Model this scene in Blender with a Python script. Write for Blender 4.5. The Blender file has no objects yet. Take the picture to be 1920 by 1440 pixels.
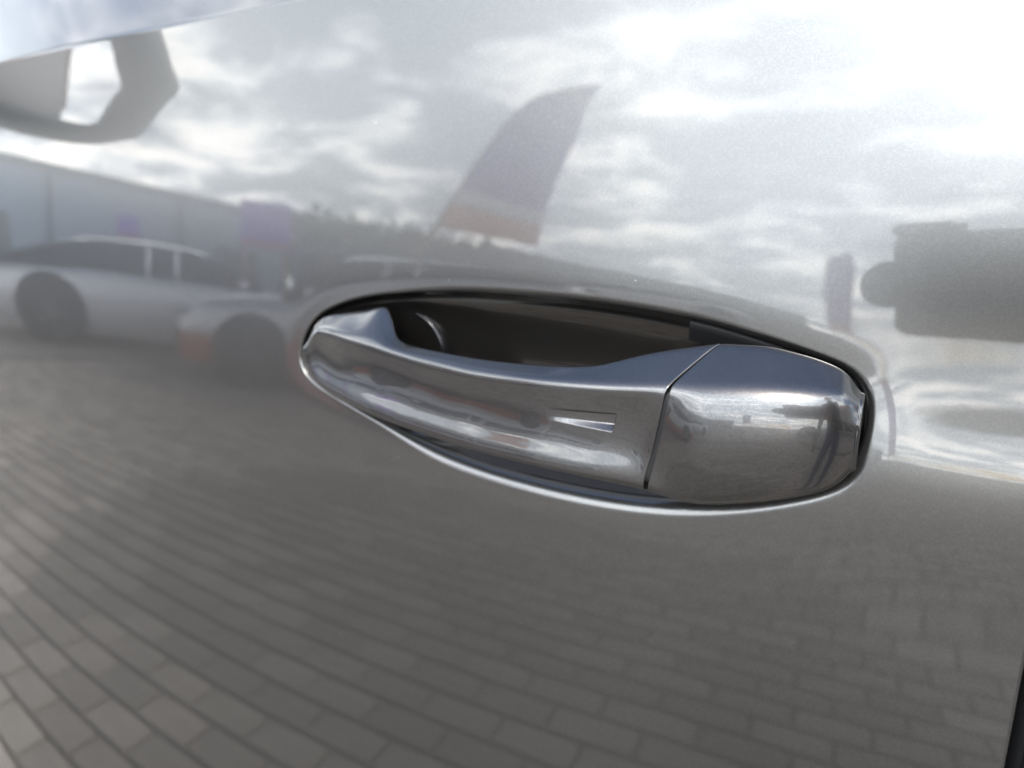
import bpy, bmesh, math, random
import numpy as np
from mathutils import Vector, Matrix

S = bpy.context.scene
COL = S.collection
R_ = math.radians
random.seed(7); rng = np.random.default_rng(7)

# ------------------------------------------------------------------ camera
YAW, PIT = 28.5, 14.0
CAM = Vector((0.0, -0.24, 1.05))
cd = bpy.data.cameras.new('camera'); cam = bpy.data.objects.new('camera', cd); COL.objects.link(cam)
cam.location = CAM; cam.rotation_euler = (R_(90 - PIT), 0, R_(YAW))
cd.sensor_width = 36; cd.lens = 24.525; cd.clip_start = 0.005; cd.clip_end = 3000
cd.dof.use_dof = True; cd.dof.focus_distance = 0.212; cd.dof.aperture_fstop = 8.5
S.camera = cam

# ------------------------------------------------------------------ sky, sun, exposure
SUN_EL, SUN_AZ = 40.0, 12.0          # azimuth measured from straight out of the door (-y) towards the car's rear (+x)
sdir = Vector((math.sin(R_(SUN_AZ)) * math.cos(R_(SUN_EL)), -math.cos(R_(SUN_AZ)) * math.cos(R_(SUN_EL)), math.sin(R_(SUN_EL))))
W = bpy.data.worlds.new('World'); S.world = W; W.use_nodes = True
nt = W.node_tree; nt.nodes.clear()
class NT:
    def __init__(s, tree): s.t = tree
    def n(s, kind, **kw):
        nd = s.t.nodes.new(kind)
        for k, v in kw.items():
            if k.startswith('i_'):
                key = k[2:]; key = int(key) if key.isdigit() else key.replace('_', ' ')
                nd.inputs[key].default_value = v
            else: setattr(nd, k, v)
        return nd
    def l(s, a, b): s.t.links.new(a, b)
    def math(s, op, a, b=None, c=None, clamp=False):
        nd = s.t.nodes.new('ShaderNodeMath'); nd.operation = op; nd.use_clamp = clamp
        for i, q in enumerate((a, b, c)):
            if q is None: continue
            if hasattr(q, 'links'): s.l(q, nd.inputs[i])
            else: nd.inputs[i].default_value = q
        return nd.outputs[0]
    def ramp(s, f, a, b, x=0., y=1.):
        nd = s.n('ShaderNodeMapRange', interpolation_type='SMOOTHSTEP'); s.l(f, nd.inputs[0])
        for i, q in enumerate((a, b, x, y)): nd.inputs[i + 1].default_value = q
        return nd.outputs[0]
    def mix(s, f, a, b, mode='MIX'):
        nd = s.n('ShaderNodeMix', data_type='RGBA', blend_type=mode)
        for i, q in ((0, f), (6, a), (7, b)):
            if hasattr(q, 'links'): s.l(q, nd.inputs[i])
            elif i == 0: nd.inputs[0].default_value = q
            else: nd.inputs[i].default_value = (*q, 1)
        return nd.outputs[2]
w = NT(nt)
sky = w.n('ShaderNodeTexSky', sky_type='NISHITA', sun_disc=False, sun_elevation=R_(SUN_EL), sun_rotation=R_(180 - SUN_AZ), air_density=1.0, dust_density=1.5)
tc = w.n('ShaderNodeTexCoord')
sep = w.n('ShaderNodeSeparateXYZ'); w.l(tc.outputs['Generated'], sep.inputs[0])
zz = w.math('ADD', w.math('MAXIMUM', sep.outputs[2], 0.0), 0.16)
cmb = w.n('ShaderNodeCombineXYZ')
w.l(w.math('DIVIDE', sep.outputs[0], zz), cmb.inputs[0]); w.l(w.math('DIVIDE', sep.outputs[1], zz), cmb.inputs[1])
def noise(scale, detail, rough, off, dist=0.0):
    mp = w.n('ShaderNodeMapping'); mp.inputs['Location'].default_value = off; mp.inputs['Scale'].default_value = (1.0, 1.25, 1)
    w.l(cmb.outputs[0], mp.inputs[0])
    nd = w.n('ShaderNodeTexNoise', i_Scale=scale, i_Detail=detail, i_Roughness=rough, i_Distortion=dist); w.l(mp.outputs[0], nd.inputs['Vector'])
    return nd.outputs['Fac']
n1 = noise(0.85, 9, 0.56, (3.1, 1.7, 0.4), 0.25)
n2 = noise(2.3, 9, 0.60, (7.3, 2.2, 5.0), 0.3)
el = w.math('MAXIMUM', sep.outputs[2], 0.0)
cover = w.ramp(w.math('SUBTRACT', n1, w.math('MULTIPLY', w.ramp(el, 0.40, 0.85), 0.20)), 0.36, 0.50)                       # how much cloud covers the blue
thick = w.ramp(w.math('ADD', w.math('MULTIPLY', n2, 0.6), w.math('MULTIPLY', n1, 0.4)), 0.42, 0.57)   # dark cloud bases
dot = w.n('ShaderNodeVectorMath', operation='DOT_PRODUCT'); w.l(tc.outputs['Generated'], dot.inputs[0]); dot.inputs[1].default_value = sdir
glow = w.math('POWER', w.math('MAXIMUM', dot.outputs['Value'], 0.0), 7.0)   # cloud is brighter round the sun
bright = w.math('MULTIPLY', w.math('ADD', w.math('MULTIPLY', glow, 34.0), 34.0), 1.0)
dark = w.math('ADD', w.math('MULTIPLY', glow, 15.0), 12.0)
cl = w.mix(thick, (1.0, 0.975, 0.925), (0.80, 0.90, 1.0))
lum = w.math('ADD', w.math('MULTIPLY', bright, w.math('SUBTRACT', 1.0, thick)), w.math('MULTIPLY', dark, thick))
vm = w.n('ShaderNodeVectorMath', operation='SCALE'); w.l(cl, vm.inputs[0]); w.l(lum, vm.inputs['Scale'])
skyc = w.mix(cover, (0, 0, 0), (0, 0, 0)); mx = skyc.node
sv = w.n('ShaderNodeVectorMath', operation='SCALE'); w.l(sky.outputs[0], sv.inputs[0]); sv.inputs['Scale'].default_value = 1.5; w.l(sv.outputs[0], mx.inputs[6]); w.l(vm.outputs[0], mx.inputs[7])
bg = w.n('ShaderNodeBackground', i_Strength=0.1); w.l(skyc, bg.inputs[0])
wo = w.n('ShaderNodeOutputWorld'); w.l(bg.outputs[0], wo.inputs[0])
sl = bpy.data.lights.new('sun', 'SUN'); sun = bpy.data.objects.new('sun', sl); COL.objects.link(sun)
sl.energy = 0.9; sl.angle = R_(12); sl.color = (1, 0.95, 0.87)
sun.rotation_euler = (-sdir).to_track_quat('-Z', 'Y').to_euler()
S.view_settings.view_transform = 'Standard'; S.view_settings.look = 'None'; S.view_settings.gamma = 1
S.view_settings.use_curve_mapping = False
S.view_settings.exposure = 1.04
S.cycles.max_bounces = 8; S.cycles.glossy_bounces = 6

# ------------------------------------------------------------------ materials
M = {}
def mat(name, col, rough=0.5, metal=0.0, coat=0.0, spec=0.5, var=0.0, vscale=20.0, bump=0.0, bscale=80.0):
    m = bpy.data.materials.new(name); m.use_nodes = True; t = NT(m.node_tree); b = m.node_tree.nodes['Principled BSDF']
    b.inputs['Base Color'].default_value = (*col, 1); b.inputs['Roughness'].default_value = rough; b.inputs['Metallic'].default_value = metal
    b.inputs['Coat Weight'].default_value = coat; b.inputs['Coat Roughness'].default_value = 0.02; b.inputs['Specular IOR Level'].default_value = spec
    if var or bump:
        g = t.n('ShaderNodeTexCoord')
        if var:
            nz = t.n('ShaderNodeTexNoise', i_Scale=vscale, i_Detail=6.0); t.l(g.outputs['Object'], nz.inputs['Vector'])
            f = t.ramp(nz.outputs['Fac'], 0.3, 0.7, 1 - var, 1 + var)
            v = t.n('ShaderNodeVectorMath', operation='SCALE'); v.inputs[0].default_value = col; t.l(f, v.inputs['Scale']); t.l(v.outputs[0], b.inputs['Base Color'])
        if bump:
            nz = t.n('ShaderNodeTexNoise', i_Scale=bscale, i_Detail=5.0); t.l(g.outputs['Object'], nz.inputs['Vector'])
            bp = t.n('ShaderNodeBump', i_Strength=bump, i_Distance=0.002); t.l(nz.outputs['Fac'], bp.inputs['Height']); t.l(bp.outputs[0], b.inputs['Normal'])
    M[name] = m; return m
def paint(name, col, rough, flake, peel):
    m = bpy.data.materials.new(name); m.use_nodes = True; t = NT(m.node_tree); b = m.node_tree.nodes['Principled BSDF']
    g = t.n('ShaderNodeTexCoord')
    vo = t.n('ShaderNodeTexVoronoi', i_Scale=2300.0); t.l(g.outputs['Object'], vo.inputs['Vector'])
    sp = t.n('ShaderNodeSeparateColor'); t.l(vo.outputs['Color'], sp.inputs[0])
    f = t.math('ADD', t.math('MULTIPLY', t.math('POWER', sp.outputs[0], 2.0), flake), 1 - flake * 0.33)
    v = t.n('ShaderNodeVectorMath', operation='SCALE'); v.inputs[0].default_value = col; t.l(f, v.inputs['Scale']); t.l(v.outputs[0], b.inputs['Base Color'])
    nm = t.n('ShaderNodeVectorMath', operation='SUBTRACT'); t.l(vo.outputs['Color'], nm.inputs[0]); nm.inputs[1].default_value = (.5, .5, .5)
    ns = t.n('ShaderNodeVectorMath', operation='SCALE'); t.l(nm.outputs[0], ns.inputs[0]); ns.inputs['Scale'].default_value = 0.06 * flake
    ge = t.n('ShaderNodeNewGeometry'); na = t.n('ShaderNodeVectorMath', operation='ADD'); t.l(ge.outputs['Normal'], na.inputs[0]); t.l(ns.outputs[0], na.inputs[1])
    no = t.n('ShaderNodeVectorMath', operation='NORMALIZE'); t.l(na.outputs[0], no.inputs[0]); t.l(no.outputs[0], b.inputs['Normal'])
    dv = t.n('ShaderNodeTexVoronoi', i_Scale=75.0, i_Randomness=1.0); t.l(g.outputs['Object'], dv.inputs['Vector'])
    ds = t.n('ShaderNodeSeparateColor'); t.l(dv.outputs['Color'], ds.inputs[0])
    speck = t.math('MULTIPLY', t.math('LESS_THAN', dv.outputs['Distance'], 0.022), t.math('GREATER_THAN', ds.outputs[0], 0.62))
    t.l(t.mix(speck, v.outputs[0], (.42, .41, .38)), b.inputs['Base Color'])
    b.inputs['Metallic'].default_value = 0.92; b.inputs['Roughness'].default_value = rough
    b.inputs['Coat Weight'].default_value = 1; b.inputs['Coat Roughness'].default_value = 0.012; b.inputs['Coat IOR'].default_value = 1.58
    pn = t.n('ShaderNodeTexNoise', i_Scale=190.0, i_Detail=2.0, i_Roughness=0.5); t.l(g.outputs['Object'], pn.inputs['Vector'])
    bp = t.n('ShaderNodeBump', i_Strength=peel, i_Distance=0.0006); t.l(pn.outputs['Fac'], bp.inputs['Height']); t.l(bp.outputs[0], b.inputs['Coat Normal'])
    M[name] = m; return m
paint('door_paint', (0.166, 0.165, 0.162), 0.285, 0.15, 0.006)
paint('shaded_recess_paint', (0.088, 0.083, 0.078), 0.24, 0.10, 0.004)  # body paint made darker, with the scoop's shade put into its colour
paint('handle_paint', (0.114, 0.112, 0.112), 0.25, 0.26, 0.004)
mat('rubber', (0.006, 0.006, 0.007), 0.6, bump=0.1)
mat('gloss_black', (0.010, 0.010, 0.012), 0.12)
mat('steel', (0.62, 0.62, 0.60), 0.15, 1.0)
mat('mirror', (0.88, 0.90, 0.92), 0.01, 1.0)
mat('glass_dark', (0.015, 0.018, 0.02), 0.03, 0.0)
mat('black_plastic', (0.02, 0.02, 0.021), 0.45, bump=0.1, bscale=900)
mat('tyre', (0.015, 0.015, 0.016), 0.8, bump=0.3)
mat('alloy', (0.14, 0.14, 0.145), 0.3, 0.9)
mat('silver_paint', (0.78, 0.77, 0.80), 0.35, 0.3, 1.0)
mat('orange_paint', (0.50, 0.10, 0.035), 0.35, 0.2, 1.0)
def two_tone():
    m = mat('two_tone', (.66, .66, .68), .35, .3, 1.0); t = NT(m.node_tree); b = m.node_tree.nodes['Principled BSDF']
    g = t.n('ShaderNodeTexCoord'); sp = t.n('ShaderNodeSeparateXYZ'); t.l(g.outputs['Object'], sp.inputs[0])
    t.l(t.mix(t.ramp(sp.outputs[2], .40, .54), (.55, .13, .04), (.66, .66, .68)), b.inputs['Base Color'])
two_tone()
mat('dark_paint', (0.03, 0.035, 0.045), 0.35, 0.4, 1.0)
mat('green_paint', (0.25, 0.33, 0.29), 0.35, 0.4, 1.0)
mat('lamp_glass', (0.75, 0.78, 0.8), 0.08, 0.4, 1.0)
mat('cladding', (0.29, 0.36, 0.45), 0.6, var=0.06, vscale=0.4)
mat('cladding_green', (0.17, 0.195, 0.20), 0.6, var=0.06, vscale=0.4)
mat('roof_edge', (0.10, 0.11, 0.12), 0.5)
mat('beige_wall', (0.34, 0.31, 0.28), 0.8, var=0.08, vscale=1.0)
mat('orange_trim', (0.55, 0.15, 0.05), 0.5)
mat('purple_cloth', (0.15, 0.06, 0.40), 0.7, var=0.2, vscale=3)
mat('purple_sign', (0.20, 0.05, 0.62), 0.5)
mat('orange_cloth', (0.70, 0.22, 0.06), 0.7)
mat('white_cloth', (0.75, 0.73, 0.72), 0.7)
mat('yellow_cloth', (0.45, 0.36, 0.22), 0.7)
mat('pole', (0.42, 0.29, 0.20), 0.5)
mat('leaf', (0.055, 0.075, 0.035), 0.7, var=0.4, vscale=6)
mat('bark', (0.07, 0.055, 0.04), 0.9, var=0.3)
mat('jacket', (0.035, 0.035, 0.04), 0.8, var=0.2, bump=0.4, bscale=60)
mat('jeans', (0.035, 0.055, 0.13), 0.85, var=0.2, bump=0.3, bscale=200)
mat('skin', (0.50, 0.30, 0.22), 0.5, var=0.06)
mat('hair', (0.05, 0.035, 0.025), 0.7, var=0.3)
mat('shoe', (0.10, 0.09, 0.085), 0.6)
mat('concrete', (0.20, 0.195, 0.185), 0.9, var=0.12, vscale=1.2)
mat('paver', (0.235, 0.205, 0.170), 0.85, var=0.16, vscale=9, bump=0.35, bscale=160)
mat('joint', (0.075, 0.068, 0.06), 0.95, var=0.25, vscale=40)
# small pavers differ in tone from one to the next
def paver_variation():
    m = M['paver']; t = NT(m.node_tree); b = m.node_tree.nodes['Principled BSDF']
    src = b.inputs['Base Color'].links[0].from_socket
    ge = t.n('ShaderNodeNewGeometry'); f = t.ramp(ge.outputs['Random Per Island'], 0, 1, 0.78, 1.22)
    oi = t.n('ShaderNodeObjectInfo'); f2 = t.ramp(oi.outputs['Random'], 0, 1, 0.78, 1.22)
    v = t.n('ShaderNodeVectorMath', operation='SCALE'); t.l(src, v.inputs[0]); t.l(t.math('MULTIPLY', f, f2), v.inputs['Scale']); t.l(v.outputs[0], b.inputs['Base Color'])
paver_variation()
def far_paving():
    m = bpy.data.materials.new('far_paving'); m.use_nodes = True; t = NT(m.node_tree); b = m.node_tree.nodes['Principled BSDF']
    g = t.n('ShaderNodeTexCoord'); mp = t.n('ShaderNodeMapping'); mp.inputs['Rotation'].default_value = (0, 0, R_(5)); t.l(g.outputs['Object'], mp.inputs[0])
    br = t.n('ShaderNodeTexBrick', i_Scale=1.0); t.l(mp.outputs[0], br.inputs['Vector'])
    for k, v in (('Brick Width', .187), ('Row Height', .098), ('Mortar Size', .0055), ('Mortar Smooth', .3)): br.inputs[k].default_value = v
    br.inputs['Color1'].default_value = (.22, .19, .157, 1); br.inputs['Color2'].default_value = (.25, .22, .183, 1); br.inputs['Mortar'].default_value = (.035, .033, .03, 1)
    nz = t.n('ShaderNodeTexNoise', i_Scale=0.35, i_Detail=6.0); t.l(g.outputs['Object'], nz.inputs['Vector'])
    f = t.ramp(nz.outputs['Fac'], .3, .7, .85, 1.12)
    v = t.n('ShaderNodeVectorMath', operation='SCALE'); t.l(br.outputs[0], v.inputs[0]); t.l(f, v.inputs['Scale']); t.l(v.outputs[0], b.inputs['Base Color'])
    b.inputs['Roughness'].default_value = .85; M['far_paving'] = m
far_paving()

# ------------------------------------------------------------------ helpers
def link(o, parent=None):
    COL.objects.link(o)
    if parent is not None: o.parent = parent
    return o
def tag(o, label, cat=None, group=None, kind=None):
    if label: o['label'] = label
    if cat: o['category'] = cat
    if group: o['group'] = group
    if kind: o['kind'] = kind
    return o
def empty(name, loc=(0, 0, 0), rz=0):
    o = bpy.data.objects.new(name, None); o.location = loc; o.rotation_euler = (0, 0, rz); o.empty_display_size = 0.05
    return link(o)
def from_py(name, V, Fc, m, parent=None, smooth=True, normals=None):
    me = bpy.data.meshes.new(name); me.from_pydata([tuple(map(float, v)) for v in V], [], Fc); me.update()
    if smooth: me.polygons.foreach_set('use_smooth', [True] * len(me.polygons))
    if normals is not None: me.normals_split_custom_set_from_vertices([tuple(map(float, n)) for n in normals])
    me.materials.append(M[m])
    return link(bpy.data.objects.new(name, me), parent)
def grid_faces(nu, nv, closed=False, flip=False, base=0):
    F = []
    for i in range(nu - 1):
        for j in range(nv if closed else nv - 1):
            a, b = i * nv + j, i * nv + (j + 1) % nv
            q = (a + base, b + base, b + nv + base, a + nv + base)
            F.append(q[::-1] if flip else q)
    return F
def grid_normals(P, closed):
    du = np.gradient(P, axis=0)
    dv = (np.roll(P, -1, 1) - np.roll(P, 1, 1)) / 2 if closed else np.gradient(P, axis=1)
    n = np.cross(du, dv); return n / np.maximum(np.linalg.norm(n, axis=-1, keepdims=True), 1e-12)
def grid_obj(name, P, m, parent=None, closed=False, flip=False, custom=True):
    nu, nv = P.shape[:2]
    n = None
    if custom:
        n = -grid_normals(P, closed).reshape(-1, 3)
        if flip: n = -n
        n = -n
    return from_py(name, P.reshape(-1, 3), grid_faces(nu, nv, closed, not flip), m, parent, True, n)
def bm_obj(name, bm, m, parent=None, smooth=False):
    me = bpy.data.meshes.new(name); bm.normal_update(); bm.to_mesh(me); bm.free()
    if smooth: me.polygons.foreach_set('use_smooth', [True] * len(me.polygons))
    me.materials.append(M[m]); return link(bpy.data.objects.new(name, me), parent)
def box(bm, c, s, bevel=0, rot=None):
    r = bmesh.ops.create_cube(bm, size=1.0); vs = r['verts']
    for v in vs:
        p = Vector((v.co.x * s[0], v.co.y * s[1], v.co.z * s[2]))
        if rot is not None: p = rot @ p
        v.co = p + Vector(c)
    if bevel:
        bmesh.ops.bevel(bm, geom=list({e for v in vs for e in v.link_edges}), offset=bevel, segments=2, affect='EDGES', profile=0.5)
def box_obj(name, c, s, m, parent=None, bevel=0, rot=None):
    bm = bmesh.new(); box(bm, c, s, bevel, rot); return bm_obj(name, bm, m, parent)
def tube(name, pts, r, m, parent=None, n=10):
    pts = [Vector(p) for p in pts]; rr = r if hasattr(r, '__len__') else [r] * len(pts)
    V = []; 
    for i, p in enumerate(pts):
        d = (pts[min(i + 1, len(pts) - 1)] - pts[max(i - 1, 0)]).normalized()
        a = d.cross(Vector((0.13, 0.2, 1))).normalized(); b = d.cross(a)
        for k in range(n):
            t = 2 * math.pi * k / n; V.append(p + (a * math.cos(t) + b * math.sin(t)) * rr[i])
    F = grid_faces(len(pts), n, True) + [tuple(range(n))[::-1], tuple(range((len(pts) - 1) * n, len(pts) * n))]
    return from_py(name, V, F, m, parent)
def pchip(xk, yk, x):
    xk = np.asarray(xk, float); yk = np.asarray(yk, float); h = np.diff(xk); d = np.diff(yk) / h
    s = np.zeros_like(yk); s[0], s[-1] = d[0], d[-1]
    for i in range(1, len(yk) - 1):
        if d[i - 1] * d[i] > 0:
            w1, w2 = 2 * h[i] + h[i - 1], h[i] + 2 * h[i - 1]; s[i] = (w1 + w2) / (w1 / d[i - 1] + w2 / d[i])
    i = np.clip(np.searchsorted(xk, x) - 1, 0, len(h) - 1); t = np.clip((x - xk[i]) / h[i], 0, 1)
    return ((2*t**3 - 3*t**2 + 1) * yk[i] + (t**3 - 2*t**2 + t) * h[i] * s[i] + (-2*t**3 + 3*t**2) * yk[i+1] + (t**3 - t**2) * h[i] * s[i+1])
def gsmooth(y, sig):
    k = np.exp(-0.5 * (np.arange(-4 * sig, 4 * sig + 1) / sig) ** 2); k /= k.sum()
    n = len(k) // 2; yp = np.concatenate([2 * y[0] - y[n:0:-1], y, 2 * y[-1] - y[-2:-n - 2:-1]])
    return np.convolve(yp, k, 'valid')
def ss(a, b, x):
    t = np.clip((x - a) / (b - a), 0, 1); return t * t * t * (t * (6 * t - 15) + 10)

# ------------------------------------------------------------------ the ground: a paved yard
ground = bpy.data.meshes.new('paved_yard'); gb = bmesh.new()
bmesh.ops.create_grid(gb, x_segments=1, y_segments=1, size=600); gb.to_mesh(ground); gb.free()
ground.materials.append(M['far_paving'])
yard = link(bpy.data.objects.new('paved_yard', ground)); tag(yard, 'greyish brown brick paving of the yard the car stands on', kind='structure')
BW, BH, GAP, RA = .176, .087, .011, R_(-5)
bed = box_obj('joint_bed', (0, 0, 0.004), (9.0, 9.0, 0.006), 'joint', yard); bed.location = (-2.2, -2.5, 0)
pm = bpy.data.meshes.new('paver'); pb = bmesh.new(); box(pb, (0, 0, 0.010), (BW, BH, 0.024))
bmesh.ops.bevel(pb, geom=[e for e in pb.edges if all(v.co.z > .02 for v in e.verts)], offset=0.005, segments=1, affect='EDGES')
pb.to_mesh(pm); pb.free(); pm.materials.append(M['paver'])
ca, sa = math.cos(RA), math.sin(RA)
spots = []
for i in range(-75, 76):
    for j in range(-140, 141):
        u = (i + (0.5 if j % 2 else 0)) * (BW + GAP); v = j * (BH + GAP)
        x, y = ca * u - sa * v, sa * u + ca * v
        if -6.4 < x < 2.0 and -6.6 < y < 1.7: spots.append((x, y))
spots.sort(key=lambda p: math.hypot((p[0] + 1.15) * 0.8, p[1] + 1.15))
for x, y in spots[:300]:
    o = bpy.data.objects.new('paver', pm); o.location = (x, y, rng.uniform(-.0012, .0012)); o.rotation_euler = (rng.uniform(-.006, .006), rng.uniform(-.006, .006), RA + rng.uniform(-.008, .008))
    link(o, yard)
tv = [np.array(v.co) for v in pm.vertices]; tf = [tuple(p.vertices) for p in pm.polygons]
V, Fc = [], []
for x, y in spots[300:]:
    b0 = len(V); a = RA + rng.uniform(-.008, .008); c_, s_ = math.cos(a), math.sin(a); dz = rng.uniform(-.0012, .0012)
    V += [(x + c_ * p[0] - s_ * p[1], y + s_ * p[0] + c_ * p[1], p[2] + dz) for p in tv]; Fc += [tuple(q + b0 for q in f) for f in tf]
rest = from_py('outlying_pavers', V, Fc, 'paver', yard, False); rest['kind'] = 'stuff'

# ------------------------------------------------------------------ the car door
car = empty('car', (0, 0, 0))
tag(car, 'grey metallic car with its front door and pull handle filling the picture', 'car')
ZK = [.2, .40, .60, .75, .85, .92, .96, 1.0, 1.06, 1.125, 1.2]; TK = [-4, -3, -2, -.5, .8, 2.5, 4.5, 5.2, 5.8, 6.3, 6.6]
zf = np.linspace(.2, 1.2, 4001); t0 = np.interp(zf, ZK, TK)
kk = np.exp(-np.linspace(-2.5, 2.5, 161) ** 2); kk /= kk.sum(); t0 = np.convolve(np.pad(t0, 80, mode='edge'), kk, 'valid')
Y0 = np.cumsum(np.tan(np.radians(t0))) * (zf[1] - zf[0]); Y0 -= np.interp(.98, zf, Y0)
t1 = 7.5 * np.exp(-((zf - .984) / .016) ** 2) - 3 * np.exp(-((zf - .942) / .022) ** 2)
Y1 = np.cumsum(np.tan(np.radians(t1))) * (zf[1] - zf[0]); Y1 -= Y1[-1]
def yd(x, z):
    return np.interp(z, zf, Y0) + ss(-.10, .05, x) * np.interp(z, zf, Y1) + (x + .1) ** 2 / 12 + .085 * np.minimum(x, .05) * .09 * np.tanh((z - .98) / .09)
OUT = np.array([(-247.1,986.1), (-242.6,994.7), (-234.5,1002.4), (-217.9,1009.4), (-196.2,1013.8), (-159.7,1016.9), (-122.5,1017.1), (-89.5,1015.7), (-59.8,1012.5), (-41.4,1008.8), (-24.1,1004.4), (-12.5,1000.7), (-6.4,997.4), (-3.5,992.3), (-2.5,984.8), (-3.2,976.1), (-5.8,969.4), (-11.6,963.5), (-22.5,957.8), (-36.0,952.5), (-54.3,947.3), (-74.1,944.1), (-95.7,942.8), (-119.1,943.1), (-144.6,944.9), (-172.3,949.2), (-202.4,957.1), (-221.9,963.2), (-238.8,969.6), (-247.4,977.0)]) / 1000
def closed_curve(P, n, harm=26):
    Q = np.vstack([P, P[:1]]); s = np.concatenate([[0], np.cumsum(np.linalg.norm(np.diff(Q, axis=0), axis=1))])
    # periodic Catmull-Rom through the points, resampled evenly and low-passed
    m = len(P); dense = []
    for i in range(m):
        p0, p1, p2, p3 = P[i - 1], P[i], P[(i + 1) % m], P[(i + 2) % m]
        for t in np.linspace(0, 1, 40, endpoint=False):
            dense.append(.5 * (2 * p1 + (p2 - p0) * t + (2 * p0 - 5 * p1 + 4 * p2 - p3) * t * t + (3 * p1 - p0 - 3 * p2 + p3) * t ** 3))
    D = np.array(dense); Q = np.vstack([D, D[:1]]); s = np.concatenate([[0], np.cumsum(np.linalg.norm(np.diff(Q, axis=0), axis=1))])
    ts = np.linspace(0, s[-1], n, endpoint=False)
    C = np.interp(ts, s, Q[:, 0]) + 1j * np.interp(ts, s, Q[:, 1])
    f = np.fft.fft(C); k = np.abs(np.fft.fftfreq(n, 1 / n)); f *= np.exp(-(k / harm) ** 4); C = np.fft.ifft(f)
    return np.stack([C.real, C.imag], 1)
NO = 720
ol = closed_curve(OUT, NO)
tg = np.roll(ol, -1, 0) - np.roll(ol, 1, 0); tg /= np.linalg.norm(tg, axis=1, keepdims=True)
on = np.stack([-tg[:, 1], tg[:, 0]], 1)                       # outward normal (outline runs clockwise seen from outside)
if ((ol - ol.mean(0)) * on).sum(1).mean() < 0: on = -on
XE, ZT, XF, ZB = 0.0472, 1.1400, -0.95, 0.30                    # rear edge, shoulder crease, front edge, lower edge
RF = 0.0013 + (0.0016 + 0.0029 * ss(0.0, 0.8, -on[:, 1])) * ss(-.215, -.150, ol[:, 0])
rows = []
def lip(s): return np.where(s < RF, RF - np.sqrt(np.maximum(RF ** 2 - (RF - np.minimum(s, RF)) ** 2, 0)), 0.0)
def lip2(s):                                                     # soft roll-over: circle blended with a long gentle lead-in
    return lip(s) + 0.0003 * np.exp(-(s / 0.006) ** 2)
ctr = np.array([-.125, .981])
for k in range(22):
    s = RF * (1 - math.cos(k / 21 * math.pi / 2)); rows.append((ol + on * s[:, None], s))
for k in range(1, 22):
    s = RF + (.018 - RF) * k / 21; rows.append((ol + on * s[:, None], s))
q = ol + on * .018
d = q - ctr; d = d * np.array([1, 2.2]); d /= np.linalg.norm(d, axis=1, keepdims=True)
with np.errstate(divide='ignore'):
    tx = np.where(d[:, 0] > 0, (XE - q[:, 0]) / d[:, 0], (XF - q[:, 0]) / d[:, 0]); tz = np.where(d[:, 1] > 0, (ZT - q[:, 1]) / d[:, 1], (ZB - q[:, 1]) / d[:, 1])
tt = np.minimum(np.abs(tx), np.abs(tz)); bpt = q + d * tt[:, None]
for c in ((XE, ZT), (XE, ZB), (XF, ZT), (XF, ZB)):
    bpt[np.argmin(np.linalg.norm(bpt - np.array(c), axis=1))] = c
for f in (np.linspace(0, 1, 130)[1:]) ** 1.6:
    p = q + (bpt - q) * f; rows.append((p, np.full(NO, 1.0)))
P = np.array([np.stack([p[:, 0], yd(p[:, 0], p[:, 1]) + lip2(s), p[:, 1]], 1) for p, s in rows])
door = grid_obj('front_door', P, 'door_paint', car, closed=True)
# shoulder above the crease and the folded rear edge
xs_ = np.linspace(XF, XE, 240); prof = []
a0 = R_(6.2); 
for k in range(60):
    s = k / 59 * 0.075
    prof.append(s)
zz_, yy_ = [ZT - .0008], [-.0008 * math.tan(R_(6.2)) + .00004]
for k in range(1, 60):
    ds = 0.075 / 59; s = k * ds
    t = R_(6.2) + (R_(22) - R_(6.2)) * float(ss(0.0008, 0.0045, s)) - (R_(4)) * float(ss(0.01, 0.06, s))
    zz_.append(zz_[-1] + ds * math.cos(t)); yy_.append(yy_[-1] + ds * math.sin(t))
P = np.array([[(x, float(yd(x, ZT)) + b, a) for x in xs_] for a, b in zip(zz_, yy_)])
grid_obj('shoulder', P, 'door_paint', door, flip=True)
zs = np.linspace(ZB, ZT, 160); P = []
for k in range(14):
    a = min(k, 8) / 8 * math.pi / 2; back = 0 if k <= 8 else (k - 8) * 0.004
    P.append([(XE + .0014 * math.sin(a), float(yd(XE, z)) + .0014 * (1 - math.cos(a)) + back, z) for z in zs])
grid_obj('edge_fold', np.array(P), 'door_paint', door)
P = np.array([[(XE + .0011, float(yd(XE, z)) + y, z) for z in zs] for y in (.004,)])
seal = []
for k in range(9):
    a = k / 8 * math.pi; seal.append([(XE + .0075 - .0055 * math.cos(a), float(yd(XE, z)) + .012 - .006 * math.sin(a), z) for z in zs])
grid_obj('door_seal', np.array(seal), 'rubber', door)
# rear door beyond the shut line
P = []
for k in range(60):
    if k < 9:
        a = (8 - k) / 8 * math.pi / 2; dx, dy = XE + .0062 + .0014 * (1 - math.sin(a)), .0014 * (1 - math.cos(a)) + (.03 if k == 0 else 0)
    else: dx, dy = XE + .0076 + ((k - 8) / 51) ** 1.5 * 0.9, 0
    P.append([(dx, float(yd(min(dx, .05), z)) + dy + max(dx - .05, 0) ** 2 / 6, z) for z in zs])
rear = grid_obj('rear_door', np.array(P), 'door_paint', car)
tag(rear, 'rear door edge beyond the black shut line')
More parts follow.
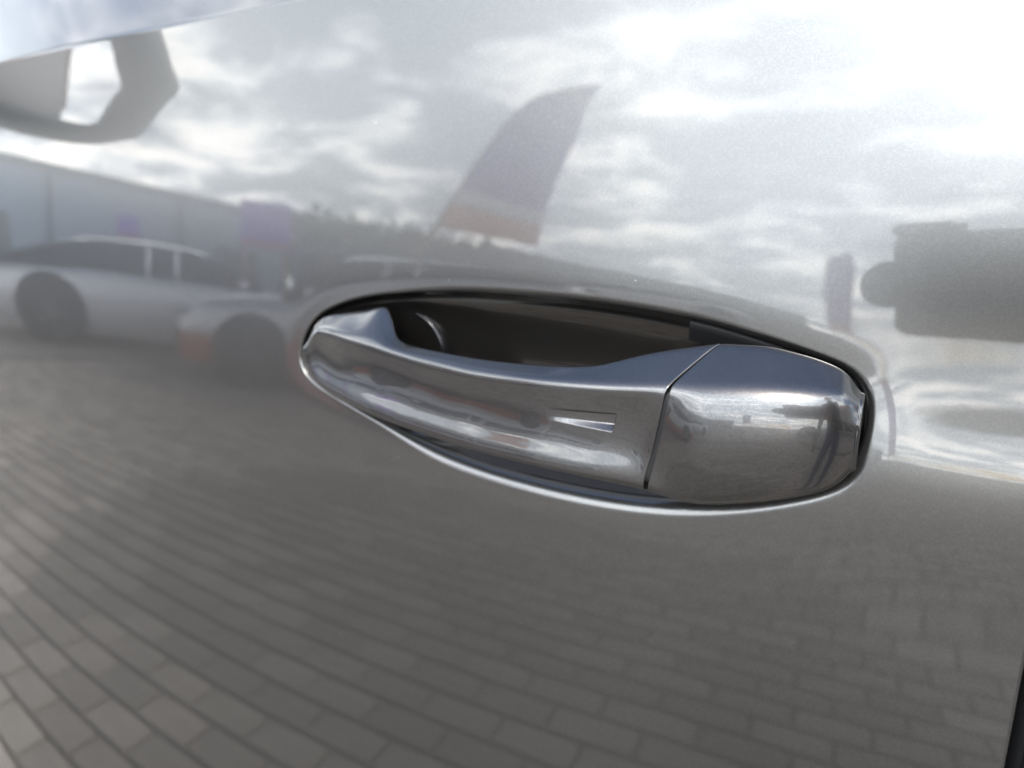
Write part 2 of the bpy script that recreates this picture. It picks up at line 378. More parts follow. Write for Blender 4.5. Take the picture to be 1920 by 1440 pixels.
# recess behind the grip
prow = []
for r in np.concatenate([1 - (1 - np.cos(np.linspace(0, np.pi / 2, 60))) * 0.985]):
    cq = ctr - np.array([0, .016 * (1 - r)]); p = cq + (ol - ctr) * r
    bt = ss(0.1, 0.8, -on[:, 1]); dep = RF + 0.0003 + 0.021 * (1 - np.clip(r, 0, 1) ** (2.6 - .7 * bt)) ** (0.55 + .40 * bt) - .16 * (p[:, 1] - .98) * (1 - r ** 2)
    prow.append(np.stack([p[:, 0], yd(p[:, 0], p[:, 1]) + dep, p[:, 1]], 1))
P = np.array(prow)
recess = grid_obj('handle_recess', P, 'shaded_recess_paint', door, closed=True, flip=True)
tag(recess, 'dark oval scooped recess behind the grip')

# ------------------------------------------------------------------ the pull handle
T = np.array([(-240.9,988.3,0.0), (-236.2,998.2,-1.0), (-230.4,1002.9,-3.0), (-222.9,1005.2,-5.0), (-207.8,1008.5,-6.0), (-196.7,1010.8,-6.0), (-190.3,1005.6,-2.0), (-182.7,997.5,4.0), (-176.0,995.8,5.5), (-166.4,995.2,7.5), (-152.0,994.7,9.5), (-138.9,994.4,10.5), (-115.0,994.9,11.5), (-99.7,995.9,11.5), (-89.8,997.3,10.5), (-82.6,999.6,8.5), (-75.7,1002.1,6.0), (-66.8,1004.7,4.0), (-58.1,1006.7,2.0), (-47.0,1008.6,0.0), (-35.8,1008.8,0.0), (-24.0,1006.9,0.0), (-14.2,1004.0,0.0), (-9.6,1001.5,0.0), (-6.8,998.0,0.0), (-5.6,995.0,0.0)])
Rg = np.array([(-239.8,987.0,2.0), (-235.5,993.1,3.0), (-230.9,997.1,4.0), (-223.6,997.4,5.5), (-212.0,996.6,8.0), (-191.6,994.8,11.0), (-161.2,991.5,15.0), (-134.4,990.2,18.0), (-110.9,990.3,19.5), (-90.2,990.8,19.0), (-61.6,992.5,17.5), (-53.4,993.2,17.3), (-36.8,994.6,16.5), (-21.3,995.4,14.6), (-13.8,995.4,12.8), (-8.7,994.8,10.6), (-6.5,993.8,8.8), (-4.8,992.1,7.0)])
L = np.array([(-242.7,978.2,2.0), (-237.8,973.1,4.0), (-232.1,970.1,6.0), (-219.8,966.2,9.0), (-207.7,964.5,12.0), (-189.9,962.4,15.5), (-159.2,959.7,19.5), (-132.1,958.0,22.5), (-108.6,957.0,23.5), (-87.8,956.0,22.5), (-68.7,954.8,20.5), (-52.1,952.8,19.5), (-33.5,956.1,18.0), (-17.9,960.7,15.5), (-9.2,964.2,12.0), (-4.0,970.6,8.5), (-2.7,979.2,6.0)])
X0, X1 = -.2415, -.0046
xg = np.linspace(X0, X1, 1200)
def tabf(t, sig):
    z = gsmooth(pchip(t[:, 0] / 1000, t[:, 1] / 1000, xg), sig); o = gsmooth(pchip(t[:, 0] / 1000, t[:, 2] / 1000, xg), sig); return np.stack([-o, z], 1)
Tc, Rc, Lc = tabf(T, 7), tabf(Rg, 12), tabf(L, 12)
capw = ss(-.075, -.045, xg)                                     # 0 on the grip, 1 on the cap
endw = ss(-.215, -.190, xg) * (1 - ss(-.095, -.06, xg))         # 1 over the finger space
def unit(v): return v / np.maximum(np.linalg.norm(v, axis=1, keepdims=True), 1e-9)
def towards(a, b, dist):                                         # point on a->b at a distance, never past 45 %
    n = np.linalg.norm(b - a, axis=1, keepdims=True); return a + (b - a) / np.maximum(n, 1e-9) * np.minimum(dist, n * 0.45)
def lerp(a, b, f): return a + (b - a) * f
fn = unit(np.stack([-(Lc - Rc)[:, 1], (Lc - Rc)[:, 0]], 1)); fn = np.where(fn[:, :1] > 0, -fn, fn)      # face normal, outwards (-y)
bulge = (-.0013 * (1 - capw) * ss(-.242, -.225, xg) + .0030 * capw)[:, None]
Bc = np.stack([Lc[:, 0] + np.where(True, .010 * endw + (1 - endw) * (np.maximum(-Lc[:, 0], 0) + .006) * 0.9, 0), Lc[:, 1] + .0045 * endw + .003 * (1 - endw)], 1)
Kc = np.stack([np.maximum(Bc[:, 0], Tc[:, 0]) * 0 + lerp(Bc[:, 0], Tc[:, 0], .5) + .003 * (1 - endw), lerp(Bc[:, 1], Tc[:, 1], .5)], 1)
CT = [Tc, lerp(Tc, Rc, .35), towards(Rc, Tc, (.0037 + .0011 * capw)[:, None]) , Rc, towards(Rc, Lc, (.0028 + .0028 * capw)[:, None]) + fn * bulge * .56 * capw[:, None], lerp(Rc, Lc, .27) + fn * bulge * .8, lerp(Rc, Lc, .48) + fn * bulge, lerp(Rc, Lc, .66) + fn * bulge * .85,
      towards(Lc, Rc, .0058) + fn * bulge * .55 * capw[:, None], Lc, towards(Lc, Bc, .006), lerp(Lc, Bc, .8), Bc, lerp(Bc, Kc, .5), Kc, lerp(Kc, Tc, .6)]
K = len(CT); CT = np.array(CT)                                   # K x 1200 x 2
SX = np.array([-47.0, -53.0, -59.6, -61.7, -62.1, -62.9, -64.1, -65.3, -66.8, -67.2, -65.0, -61.0, -55.5, -52.0, -50.0, -48.0]) / 1000
def bspl(v):
    i = np.floor(v).astype(int); t = v - i
    wts = np.stack([(1 - t) ** 3, 3 * t ** 3 - 6 * t * t + 4, -3 * t ** 3 + 3 * t * t + 3 * t + 1, t ** 3]) / 6
    return [(i - 1) % K, i % K, (i + 1) % K, (i + 2) % K], wts
vs = []
for k in range(K):
    n = {2: 26, 3: 26, 4: 26, 5: 30, 6: 30, 7: 24, 8: 20, 9: 20}.get(k, 12)
    vs += list(k + np.arange(n) / n)
vs = np.array(vs); idx, wts = bspl(vs); seam = sum(SX[i] * w_ for i, w_ in zip(idx, wts)); NV = len(vs)
def surf(X):                                                     # X: nu x NV of x-positions -> points
    out = np.zeros(X.shape + (3,)); out[..., 0] = X
    for c in (0, 1):
        acc = np.zeros(X.shape)
        for i, w_ in zip(idx, wts):
            for k in range(K):
                sel = np.where(i == k)[0]
                if len(sel): acc[:, sel] += np.interp(X[:, sel], xg, CT[k, :, c]) * w_[sel]
        out[..., 1 + c] = acc
    return out
SG = 0.0009 + .0003 * ss(2.5, 4.0, vs)
u = np.unique(np.concatenate([np.linspace(0, 1, 330), np.linspace(.70, .95, 330)]))
XG = X0 + (seam - SG - X0)[None, :] * u[:, None]
PG = surf(XG)
# the wedge-shaped notch pressed into the front of the grip
x, z = PG[..., 0], PG[..., 2]
fr = (np.arange(NV) >= np.searchsorted(vs, 4.0)) & (np.arange(NV) <= np.searchsorted(vs, 9.0))
a = (x + .1055) / (.1055 - .0788); ztop = .9803 + .0010 * a; zbot = .9760 - .0015 * a
wv = (ztop - z) / (ztop - zbot)
xr = -.0788 - .0012 * wv
depth = .0024 * np.clip(a, 0, 1.1) ** 1.3
sect = ss(-.02, .10, wv) * np.clip(1 - np.clip((wv - .66) / .32, 0, 1), 0, 1)
endp = ss(0, .0009, xr - x)
PG[..., 1] += np.where(fr[None, :] & (a > 0), depth * sect * endp, 0)
wob = np.sin(x * 1000 / 3.1 + z * 1000 / 5.3) + np.sin(x * 1000 / 5.7 - z * 1000 / 3.7 + 1.3) + .7 * np.sin(z * 1000 / 2.6 + x * 1000 / 8.9 + .4)
PG[..., 1] += np.where(fr[None, :], .000011 * wob * ss(0, 25, np.arange(NV) - np.searchsorted(vs, 4.6))[None, :] * (1 - ss(-40, 0, np.arange(NV) - np.searchsorted(vs, 8.6)))[None, :], 0)   # waviness shaped into the face to mottle its reflections
def end_rows(ring, sx, r=.0004, deep=.94):                       # round the cut edge, then a wall going in
    c = ring.mean(0); o = []
    rad = np.linalg.norm((ring - c)[:, 1:], axis=1, keepdims=True)
    for k in range(1, 6):
        t = k / 5 * math.pi / 2
        q = ring.copy(); q[:, 1:] = c[1:] + (ring - c)[:, 1:] * (1 - r * (1 - math.cos(t)) / np.maximum(rad, .002)); q[:, 0] += sx * r * math.sin(t); o.append(q)
    for f in (.8, .3, .02):
        q = o[4].copy(); q[:, 1:] = c[1:] + (o[4] - c)[:, 1:] * f; o.append(q)
    return o
er = end_rows(PG[-1], 1)
c0 = PG[0].mean(0); er0 = []
for f, dx in ((.9, .0007), (.65, .0014), (.3, .0018), (.02, .0019)):
    qq = c0 + (PG[0] - c0) * f; qq[:, 0] -= dx; er0.append(qq)
full = np.concatenate([np.array(er0[::-1]), PG, np.array(er)], 0)
handle = grid_obj('door_handle', full, 'handle_paint', car, closed=True, flip=True)
tag(handle, 'grey metallic pull grip with a small wedge-shaped notch')
uc = np.linspace(0, 1, 220)
XC = (seam + SG)[None, :] + (X1 - seam - SG)[None, :] * uc[:, None]
PC = surf(XC)
er = end_rows(PC[0], -1)
er1 = end_rows(PC[-1], 1, .0011)
cap = grid_obj('end_cap', np.concatenate([np.array(er[::-1]), PC, np.array(er1)], 0), 'handle_paint', handle, closed=True, flip=True)
tag(cap, 'grey metallic lock cover at the rear end of the handle')
core = []
for f in np.linspace(-.006, .006, 7):
    q = surf((seam + f)[None, :])[0]; c = q.mean(0); q[:, 1:] = c[1:] + (q - c)[:, 1:] * .87; core.append(q)
grid_obj('seam_gasket', np.array(core), 'rubber', handle, closed=True, flip=True)
# black gasket between cap and recess lip
selx = np.where(ol[:, 0] > -.062)[0]
brk = np.where(np.diff(selx) > 1)[0]
if len(brk): selx = np.concatenate([selx[brk[0] + 1:], selx[:brk[0] + 1]])
g = ol[selx]; gn = on[selx]; P = []
for s, dep in ((-.0001, .0075), (-.0010, .0058), (-.0024, .0055), (-.0045, .0065), (-.009, .010)):
    p = g + gn * s; P.append(np.stack([p[:, 0], yd(p[:, 0], p[:, 1]) + dep, p[:, 1]], 1))
grid_obj('cap_gasket', np.array(P), 'rubber', door, flip=True)
kv = int(np.searchsorted(vs, 9.75)); ks = [int(np.argmin(abs(PC[:, kv, 0] - q))) for q in np.linspace(-.047, -.012, 9)]
tube('cap_edge', [PC[k_, kv] + np.array([0, -.0002, -.0003]) for k_ in ks], .0004, 'steel', cap, 8)
# collar round the pivot inside the recess
P = []
for r_c, dep in ((.0215, .030), (.0215, .0152), (.0209, .0144), (.0198, .0144), (.0192, .0152), (.0190, .024), (.0005, .0255)):
    P.append([(-.1945 + r_c * math.cos(a), float(yd(-.1945, .985)) + dep, .985 + r_c * math.sin(a)) for a in np.linspace(0, 2 * math.pi, 64, endpoint=False)])
grid_obj('pivot_collar', np.array(P), 'gloss_black', handle, closed=True, custom=False)

# ------------------------------------------------------------------ rest of the car near the door
yT = float(yd(-.4, ZT)) + yy_[-1]; zTt = zz_[-1]
P = np.array([[(x, float(yd(x, ZT)) + yy_[-1] + .002 + k * .010, zTt + k * .022) for x in np.linspace(XF + .1, .9, 30)] for k in range(20)])
grid_obj('side_window', P, 'glass_dark', car, flip=True, custom=False)
box_obj('light_block_box', (0.2, .62, .78), (3.6, 1.0, .86), 'rubber', car)  # unseen dark box added inside the car to keep light from leaking
# wing mirror, seen from behind in the door's reflection
hm = [(-.035, 1.160), (-.09, 1.150), (-.15, 1.154), (-.19, 1.168), (-.205, 1.176), (-.217, 1.195), (-.235, 1.222), (-.250, 1.243), (-.236, 1.270), (-.222, 1.296), (-.210, 1.312), (-.17, 1.322), (-.11, 1.328), (-.05, 1.315), (-.03, 1.28), (-.025, 1.22)]
def inset(L_, k):
    c = np.mean(L_, 0); return [tuple(c + (np.array(p) - c) * k) for p in L_]
hc = closed_curve(np.array(hm), 120, 44); cc = hc.mean(0); P = []
for f, xx in ((.79, -.768), (.82, -.757), (1.0, -.757), (1.02, -.775), (1.0, -.80), (.93, -.84), (.78, -.875), (.5, -.90), (.02, -.91)):
    P.append([(xx, *(cc + (p - cc) * f)) for p in hc])
wm = grid_obj('wing_mirror', np.array(P), 'black_plastic', car, closed=True, custom=False)
P = [[(-.775 + .20 * ((p - cc) * f * .83)[0] + .00 * ((p - cc) * f * .83)[1], *(cc + (p - cc) * f * .83)) for p in hc] for f in (1, .5, .02)]
grid_obj('mirror_glass', np.array(P), 'mirror', wm, closed=True, flip=True, custom=False)
tube('mirror_arm', [(-.80, -.04, 1.20), (-.80, 0.0, 1.17), (-.80, .05, 1.14)], [.022, .02, .025], 'black_plastic', wm)

# ------------------------------------------------------------------ the place around the car (seen mirrored in the paint)
def pol(az, d, z=0.0): return Vector((d * math.sin(R_(az)), -d * math.cos(R_(az)), z))
def wall_building(name, A, B, h, depth, mw, label, fascia=None, cat='building', fh=.35):
    A, B = Vector(A), Vector(B); mid = (A + B) / 2; d = B - A; L_ = d.length; ang = math.atan2(d.y, d.x)
    n = Vector((-d.y, d.x, 0)).normalized()
    if n.dot(mid) < 0: n = -n
    sgn = 1 if Vector((-math.sin(ang), math.cos(ang), 0)).dot(n) > 0 else -1
    e = empty(name, mid, ang); tag(e, label, cat)
    box_obj('wall', (0, sgn * depth / 2, h / 2), (L_, depth, h), mw, e)
    box_obj('roof_edge', (0, sgn * depth / 2, h + fh / 2), (L_ + .3, depth + .3, fh), fascia or 'roof_edge', e)
    k = max(3, int(L_ / 6))
    for i in range(k):                                           # joints between the wall sheets, and gates
        x = -L_ / 2 + (i + .5) * L_ / k
        box_obj('downpipe', (x + L_ / k / 2 - .1, -sgn * .06, h / 2), (.12, .12, h), 'roof_edge', e)
        if i % 2 == 0: box_obj('gate', (x, -sgn * .03, 1.5), (3.0, .10, 3.0), 'roof_edge', e)
    return e
wall_building('warehouse', pol(-80, 34), pol(-49, 43), 5.35, 14, 'cladding', 'long tall blue-grey warehouse mirrored at the left of the door')
wall_building('low_hall', pol(-48.5, 33), pol(-30, 27), 3.2, 8, 'cladding', 'low blue-grey hall mirrored behind the leaning flag')
wall_building('long_shed', pol(-29.5, 27), pol(-4, 72), 3.5, 10, 'cladding_green', 'long grey-green shed running away, mirrored above the handle')
sh = wall_building('showroom', (8.7, -9.75, 0), (18, -0.5, 0), 5.2, 6, 'beige_wall', 'beige showroom with an orange roof band, behind the photographer', 'orange_trim', fh=.6)
for i in range(5): box_obj('window', (-5 + i * 2.6, .04, 1.6), (1.9, .30, 2.2), 'glass_dark', sh)

def sign(az, d, w_, z0, z1, label):
    e = empty('sign', pol(az, d), R_(az)); tag(e, label, 'sign')
    box_obj('panel', (0, 0, (z0 + z1) / 2), (w_, .08, z1 - z0), 'purple_sign', e, .01)
    box_obj('stripe', (0, -.0, z0 + (z1 - z0) * .10), (w_ * 1.005, .09, (z1 - z0) * .10), 'orange_trim', e)
    for s in (-1, 1): tube('post', [(s * w_ * .4, 0, 0), (s * w_ * .4, 0, z0 + .01)], .03, 'pole', e)
sign(-51.0, 18, 1.35, 2.0, 3.28, 'large purple square sign mirrored between the warehouse and the low hall')
sign(-62.2, 22, .68, 1.95, 2.70, 'small purple sign mirrored above the silver car')

def strip_cloth(name, left, right, m, parent, th=.004, wav=.03):
    n = len(left); P = []
    for i in range(n):
        a, b = Vector(left[i]), Vector(right[i]); row = []
        for k in range(9):
            t = k / 8; p = a.lerp(b, t); p.y += wav * math.sin(3.1 * t + i * .5) * t; row.append(p)
        P.append(row)
    o = grid_obj(name, np.array([[tuple(p) for p in r] for r in P]), m, parent, custom=False)
    sm = o.modifiers.new('thickness', 'SOLIDIFY'); sm.thickness = th
    return o
def interp_poly(pts, n):
    pts = np.array(pts, float); s = np.concatenate([[0], np.cumsum(np.linalg.norm(np.diff(pts, axis=0), axis=1))])
    t = np.linspace(0, s[-1], n); return [(float(np.interp(q, s, pts[:, 0])), 0.0, float(np.interp(q, s, pts[:, 1]))) for q in t]
def feather_flag(az, d, pole_pts, left, right, label, bands):
    e = empty('feather_flag', pol(az, d), R_(az)); tag(e, label, 'flag')
    tube('flag_pole', interp_poly(pole_pts, 24), [.036 - .0012 * i for i in range(24)], 'pole', e)
    box_obj('ground_plate', (pole_pts[0][0], 0, .02), (.5, .5, .04), 'roof_edge', e, .005)
    lf, rf = interp_poly(left, 41), interp_poly(right, 41)
    for i0, i1, m in bands: strip_cloth('cloth', lf[i0:i1 + 1], rf[i0:i1 + 1], m, e)
    return e
POLE = [(-1.6, 0), (-1.21, .65), (-.86, 1.30), (-.57, 1.73), (-.36, 2.12), (-.04, 2.72), (.27, 3.22), (.54, 3.47), (.83, 3.58), (1.25, 3.70)]
feather_flag(-33, 7, POLE, [(-.45, 1.90)] + POLE[4:], [(.68, 1.82), (.75, 2.22), (.86, 2.65), (1.03, 3.08), (1.10, 3.44), (1.25, 3.69)],
             'big leaning purple feather flag mirrored above the handle', [(0, 5, 'orange_cloth'), (5, 8, 'white_cloth'), (8, 33, 'purple_cloth'), (33, 35, 'yellow_cloth'), (35, 40, 'purple_cloth')])
feather_flag(-2, 16, [(.15, 0), (.0, 1.4), (-.17, 2.6), (-.15, 3.15), (.3, 3.3)], [(.0, 1.4), (-.17, 2.6), (-.15, 3.15), (.28, 3.28)], [(.46, 1.45), (.44, 2.3), (.46, 3.0), (.3, 3.29)],
             'small distant purple feather flag mirrored above the end cap', [(0, 4, 'orange_cloth'), (4, 40, 'purple_cloth')])
def tree(loc, h, r, label, kind='tree', leaves=900, seed=0):
    g_ = np.random.default_rng(seed); e = empty(kind, loc); tag(e, label, 'tree', 'row of trees behind the low hall')
    tube('trunk', [(0, 0, 0), (.05, .02, h * .3), (-.04, .05, h * .62)], [.16, .12, .05], 'bark', e)
    V, Fc = [], []
    for k in range(leaves):
        c = g_.normal(size=3); c = c / np.linalg.norm(c) * g_.uniform(.3, 1) ** .5 * (1 + .25 * math.sin(5 * c[0]) * math.cos(4 * c[1]))
        c = c * np.array([r, r, h * .38]) + np.array([0, 0, h * .62]); a, b = g_.normal(size=(2, 3)) * .16
        i = len(V); V += [c - a - b, c + a - b, c + a + b, c - a + b]; Fc.append((i, i + 1, i + 2, i + 3))
    from_py('crown', V, Fc, 'leaf', e, False)
for i, (az, d, h, r) in enumerate([(-47, 52, 7.4, 3.2), (-43.5, 54, 7.6, 3.4), (-40, 52, 7.2, 3.4), (-36.5, 50, 7.0, 3.2), (-33, 50, 6.4, 3.0), (-30, 52, 6.0, 2.6)]):
    tree(pol(az, d), h, r, ['round tree at the left end of the row', 'tallest tree of the row', 'third tree of the row', 'fourth tree of the row', 'fifth tree of the row', 'smallest tree at the right end of the row'][i] + ' mirrored behind the low hall', seed=i)

def make_car(name, loc, rz, label, paint_, scale=1.0, hood=.86, roof=1.42, fast=False, wr=.315):
    e = empty(name, loc, rz); tag(e, label, 'car', 'cars parked across the yard')
    xs = np.array([-2.15, -2.10, -1.9, -1.45, -.9, -.3, .4, .9, 1.45, 1.85, 2.08, 2.14]) * scale
    top = np.array([.62, .78, .90, .95, .96, .95, .94, .92, hood, hood - .06, hood - .16, .55]); wd = np.array([.62, .74, .82, .87, .89, .90, .90, .89, .87, .82, .72, .58])
    xx = np.linspace(xs[0], xs[-1], 44); tp = np.interp(xx, xs, top); ww = np.interp(xx, xs, wd); P = []
    tp = gsmooth(tp, 1.2); ww = gsmooth(ww, 1.2)
    for x, t, w_ in zip(xx, tp, ww):
        half = [(w_ * .86, .20), (w_ * .97, .30), (w_, .48), (w_ * 1.0, t * .74), (w_ * .965, t * .86), (w_ * .93, t * .955), (w_ * .80, t), (w_ * .45, t + .02), (0, t + .03)]
        P.append([(x, -a, b) for a, b in half] + [(x, a, b) for a, b in half[-2::-1]])
    P = np.array(P); c0, c1 = P[0].mean(0), P[-1].mean(0)
    P = np.concatenate([(c0 + (P[0] - c0) * .02)[None], P, (c1 + (P[-1] - c1) * .02)[None]])
    grid_obj('body', P, paint_, e, custom=False, flip=True)
    cx = np.array([-1.75, -1.35, -.95, -.3, .25, .62, 1.05]) * scale if not fast else np.array([-1.95, -1.4, -.9, -.25, .2, .5, 1.0]) * scale
    cz = np.array([.93, roof * .86, roof * .975, roof, roof * .985, roof * .93, .92])
    qx = np.linspace(cx[0], cx[-1], 30); qz = np.interp(qx, cx, cz); qz = gsmooth(qz, 1.0); P, Rf = [], []
    for x, z in zip(qx, qz):
        k = (z - .90) / (roof - .90); wb = .83; wt = .83 - .20 * k
        P.append([(x, -wb, .90), (x, -(wb * .45 + wt * .55), .90 + (z - .90) * .55), (x, -wt, z - .035 * k), (x, -wt * .6, z), (x, 0, z + .012), (x, wt * .6, z), (x, wt, z - .035 * k), (x, (wb * .45 + wt * .55), .90 + (z - .90) * .55), (x, wb, .90)])
        Rf.append([(x, -wt - .012, z - .045 * k), (x, -wt * .6, z + .014), (x, 0, z + .028), (x, wt * .6, z + .014), (x, wt + .012, z - .045 * k)])
    grid_obj('windows', np.array(P), 'glass_dark', e, custom=False, flip=True)
    grid_obj('roof', np.array(Rf)[7:24], paint_, e, custom=False, flip=True)
    for px in (-.25, .05):
        for s in (-1, 1):
            i = int(np.argmin(abs(qx - px * scale))); z = qz[i]
            tube('pillar', [(px * scale, s * .835, .92), (px * scale, s * .735, .90 + (z - .90) * .55), (px * scale, s * .645, z - .05)], .035, paint_, e, 6)
    for x in (-1.32 * scale, 1.32 * scale):
        for s in (-1, 1):
            bm = bmesh.new(); bmesh.ops.create_cone(bm, cap_ends=True, segments=36, radius1=wr + .055, radius2=wr + .055, depth=.10, matrix=Matrix.Translation((x, s * .875, wr + .045)) @ Matrix.Rotation(R_(90), 4, 'X'))
            bm_obj('wheel_arch', bm, 'rubber', e)
            bm = bmesh.new(); bmesh.ops.create_cone(bm, cap_ends=True, segments=36, radius1=wr, radius2=wr, depth=.20, matrix=Matrix.Translation((x, s * .845, wr)) @ Matrix.Rotation(R_(90), 4, 'X'))
            bmesh.ops.bevel(bm, geom=[q for q in bm.edges if abs(q.calc_length() - .20) > .01], offset=.03, segments=2, affect='EDGES')
            tw = bm_obj('wheel', bm, 'tyre', e)
            bm = bmesh.new(); c = (x, s * .945, wr)
            bmesh.ops.create_cone(bm, cap_ends=True, segments=24, radius1=.06, radius2=.05, depth=.03, matrix=Matrix.Translation(c) @ Matrix.Rotation(R_(90), 4, 'X'))
            for q in range(5):
                a = 2 * math.pi * q / 5; box(bm, (x + math.cos(a) * .12, s * .945, wr + math.sin(a) * .12), (.22, .02, .05), 0, Matrix.Rotation(-a, 3, 'Y'))
            bm_obj('rim', bm, 'alloy', tw)
    for s in (-1, 1):
        box_obj('headlight', (2.02 * scale, s * .56, hood - .17), (.16, .30, .12), 'lamp_glass', e, .03)
        box_obj('tail_light', (-2.07 * scale, s * .58, .74), (.12, .26, .13), 'orange_trim', e, .03)
        box_obj('mirror', (.75 * scale, s * .98, .96), (.12, .20, .13), paint_, e, .03)
    box_obj('grille', (2.10 * scale, 0, .46), (.08, .9, .18), 'black_plastic', e, .02)
    return e
make_car('parked_car', pol(-59.5, 9.0), R_(-58), 'silver car mirrored at the left edge of the door', 'silver_paint', 1.12, roof=1.36, fast=True, wr=.37)
make_car('parked_car', pol(-41, 6.6), R_(-43 + 180), 'silver car with an orange lower side, mirrored just left of the handle', 'two_tone', .98, hood=.88)
make_car('parked_car', pol(-17, 15), R_(-12), 'silver car standing farther back, mirrored in the handle', 'silver_paint', 1.0)
make_car('parked_car', pol(24, 13), R_(40), 'dark car parked by the showroom corner', 'dark_paint', 1.0)

# ------------------------------------------------------------------ the photographer and the camera in hand
fw = Vector((-math.sin(R_(YAW)) * math.cos(R_(PIT)), math.cos(R_(YAW)) * math.cos(R_(PIT)), -math.sin(R_(PIT))))
rt = Vector((math.cos(R_(YAW)), math.sin(R_(YAW)), 0)); upv = rt.cross(fw)
ROT = Matrix((rt, fw, upv)).transposed()                          # local x right, y forward, z up
def cl2w(p): return CAM + ROT @ Vector(p)
mat('camera_grey', (0.30, 0.30, 0.31), 0.4, bump=0.1, bscale=900)
dc = empty('digital_camera', cl2w((.03, -.062, -.045))); dc.rotation_euler = (0, 0, 0)
tag(dc, 'grey compact camera held in front of the handle by the photographer', 'camera')
def cbox(name, c, s, m, bev):
    o = box_obj(name, (0, 0, 0), s, m, dc, bev); o.matrix_local = Matrix.Translation(cl2w(c) - dc.location) @ ROT.to_4x4(); return o
cbox('body', (.064, -.030, .0), (.124, .030, .064), 'camera_grey', .007)
cbox('hump', (.020, -.030, .034), (.040, .024, .008), 'camera_grey', .005)
cbox('hand_grip', (.102, -.020, -.002), (.022, .024, .060), 'camera_grey', .008)
lens = tube('lens_barrel', [cl2w((0, y, 0)) - dc.location for y in (-.022, -.014, -.013, -.006)], [.015, .015, .0135, .013], 'gloss_black', dc, 32)
tube('front_glass', [cl2w((0, y, 0)) - dc.location for y in (-.010, -.0055)], .010, 'glass_dark', dc, 32)

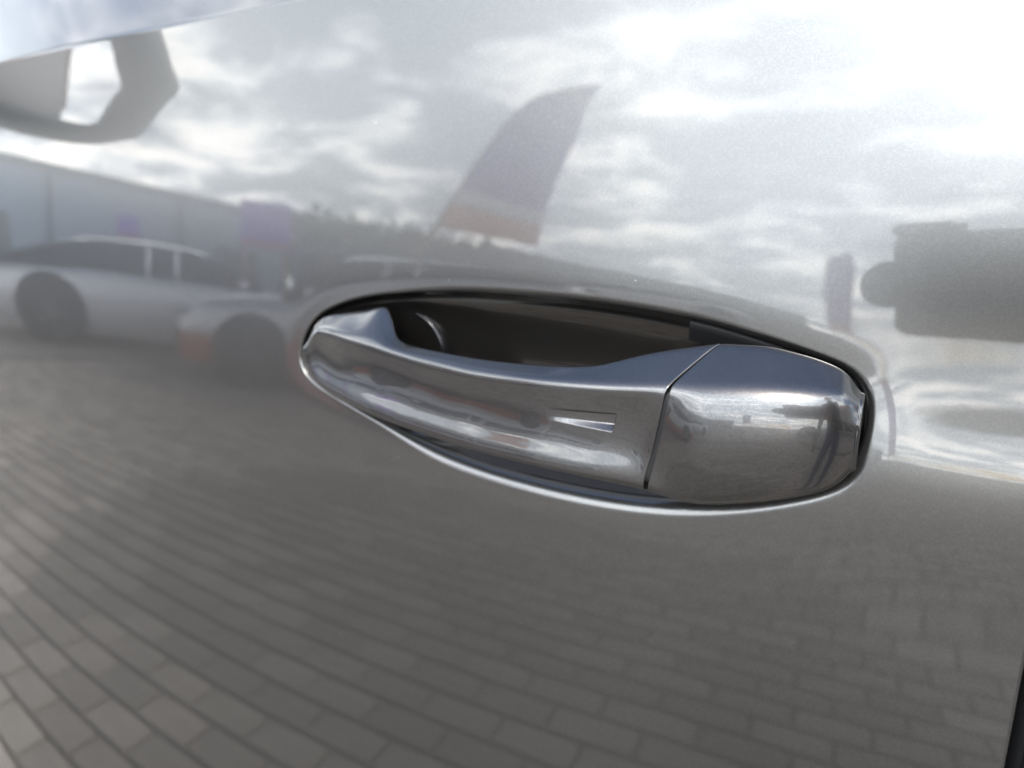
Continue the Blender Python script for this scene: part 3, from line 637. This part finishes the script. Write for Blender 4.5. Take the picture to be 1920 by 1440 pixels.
def skin_person():
    V, E, Rr = [], [], []
    def add(p, r, link_to=None):
        V.append(tuple(p)); Rr.append(r if hasattr(r, '__len__') else (r, r))
        if link_to is not None: E.append((link_to, len(V) - 1))
        return len(V) - 1
    base = Vector((.66, -.64, 0)); f = Vector((-.882, .471, 0)); r_ = Vector((.471, .882, 0)); up = Vector((0, 0, 1))
    def L3(a, b, c): return base + r_ * a + f * b + up * c
    pel = add(L3(0, -.04, .95), (.155, .115)); ab = add(L3(0, -.01, 1.10), (.145, .11), pel); ch = add(L3(0, .05, 1.30), (.17, .115), ab)
    nk0 = add(L3(0, .09, 1.44), (.075, .065), ch); nk = add(L3(0, .12, 1.50), (.052, .052), nk0); hd = add(L3(0, .16, 1.585), (.078, .088), nk); ht = add(L3(0, .165, 1.665), (.070, .078), hd)
    for s in (-1, 1):
        h = add(L3(s * .09, -.03, .88), .088, pel); kn = add(L3(s * .11, .03, .50), .060, h); an = add(L3(s * .12, -.03, .10), .042, kn)
        he = add(L3(s * .12, -.02, .045), .040, an); add(L3(s * .135, .13, .035), (.042, .03), he)
    def arm(s, el, wr):
        sh = add(L3(s * .18, .07, 1.38), .062, ch); e_ = add(el, .047, sh); w_ = add(wr, .029, e_); return w_
    def finger(root, pts, r):
        k = root
        for i, p in enumerate(pts): k = add(cl2w(p), r * (1 - .12 * i), k)
    # right hand round the camera's grip
    w_ = arm(1, L3(.22, .26, 1.06), cl2w((.168, -.080, -.022))); pa = add(cl2w((.134, -.050, -.008)), (.022, .015), w_)
    for k in range(4): finger(pa, [(.132, -.028, .022 - .016 * k), (.124, -.002, .020 - .016 * k), (.102, .000, .018 - .015 * k)], .0085)
    finger(pa, [(.118, -.060, .000), (.094, -.060, .012)], .0095)
    # left arm hangs at the side, hand slightly curled
    w_ = arm(-1, L3(-.26, .03, 1.12), L3(-.27, .10, .88)); pa = add(L3(-.265, .12, .81), (.016, .030), w_)
    def fing(pts, r):
        k = pa
        for i, p in enumerate(pts): k = add(L3(*p), r * (1 - .12 * i), k)
    for k in range(4): fing([(-.265, .090 + .022 * k, .755), (-.258, .085 + .022 * k, .722 + .006 * abs(k - 1.5)), (-.245, .085 + .021 * k, .700 + .008 * abs(k - 1.5))], .0085)
    fing([(-.255, .165, .785), (-.245, .180, .755)], .0095)
    me = bpy.data.meshes.new('person_cage'); me.from_pydata(V, E, []); o = bpy.data.objects.new('person_cage', me); COL.objects.link(o)
    sk = o.modifiers.new('skin', 'SKIN'); me.skin_vertices or None
    if not me.skin_vertices:
        bpy.context.view_layer.update()
    lay = me.skin_vertices[0].data if me.skin_vertices else None
    if lay is None: raise RuntimeError('no skin layer')
    for i, rr in enumerate(Rr): lay[i].radius = rr; lay[i].use_root = (i == 0)
    sb = o.modifiers.new('sub', 'SUBSURF'); sb.levels = 2; sb.render_levels = 2
    dg = bpy.context.evaluated_depsgraph_get(); dg.update()
    m2 = bpy.data.meshes.new_from_object(o.evaluated_get(dg)); bpy.data.objects.remove(o)
    m2.name = 'person'
    for k in ('jacket', 'jeans', 'skin', 'shoe'): m2.materials.append(M[k])
    gl = ROT.inverted()
    for p in m2.polygons:
        c = p.center; q = gl @ (c - CAM); p.use_smooth = True
        if c.z > 1.475: p.material_index = 2
        elif (q.y > -.125 and abs(q.x) < .18 and abs(q.z) < .13) or (c.z < .875 and (c - Vector((.66, -.64, 0))).dot(Vector((.471, .882, 0))) < -.205): p.material_index = 2
        elif c.z < .085: p.material_index = 3
        elif c.z < .90: p.material_index = 1
        else: p.material_index = 0
    o = link(bpy.data.objects.new('person', m2))
    tag(o, 'person in dark jacket and blue jeans holding the camera towards the handle', 'person')
    hc_ = L3(0, .155, 1.625); P = []
    for i in range(12):
        t = i / 11 * 1.9
        P.append([hc_ + (r_ * math.cos(2 * math.pi * k / 28) * .088 + f * math.sin(2 * math.pi * k / 28) * .100) * max(math.sin(t), .01) + up * (math.cos(t) * .098) - f * .018 for k in range(28)])
    grid_obj('hair', np.array([[tuple(p) for p in row] for row in P]), 'hair', o, closed=True, custom=False, flip=True)
    for s in (-1, 1):
        bm = bmesh.new(); bmesh.ops.create_uvsphere(bm, u_segments=12, v_segments=8, radius=.011, matrix=Matrix.Translation(L3(s * .032, .245, 1.60))); bm_obj('eye', bm, 'gloss_black', o, True)
        bm = bmesh.new(); bmesh.ops.create_uvsphere(bm, u_segments=12, v_segments=8, radius=.026, matrix=Matrix.Translation(L3(s * .085, .150, 1.595)) @ Matrix.Diagonal((.4, .8, 1.2, 1))); bm_obj('ear', bm, 'skin', o, True)
    bm = bmesh.new(); bmesh.ops.create_cone(bm, cap_ends=True, segments=10, radius1=.017, radius2=.006, depth=.045, matrix=Matrix.Translation(L3(0, .258, 1.575))); bm_obj('nose', bm, 'skin', o, True)
    bm = bmesh.new(); box(bm, (0, 0, 0), (.045, .012, .010), .004); q = bm_obj('mouth', bm, 'orange_cloth', o); q.location = L3(0, .245, 1.535); q.rotation_euler = (0, 0, math.atan2(r_.y, r_.x))
skin_person()
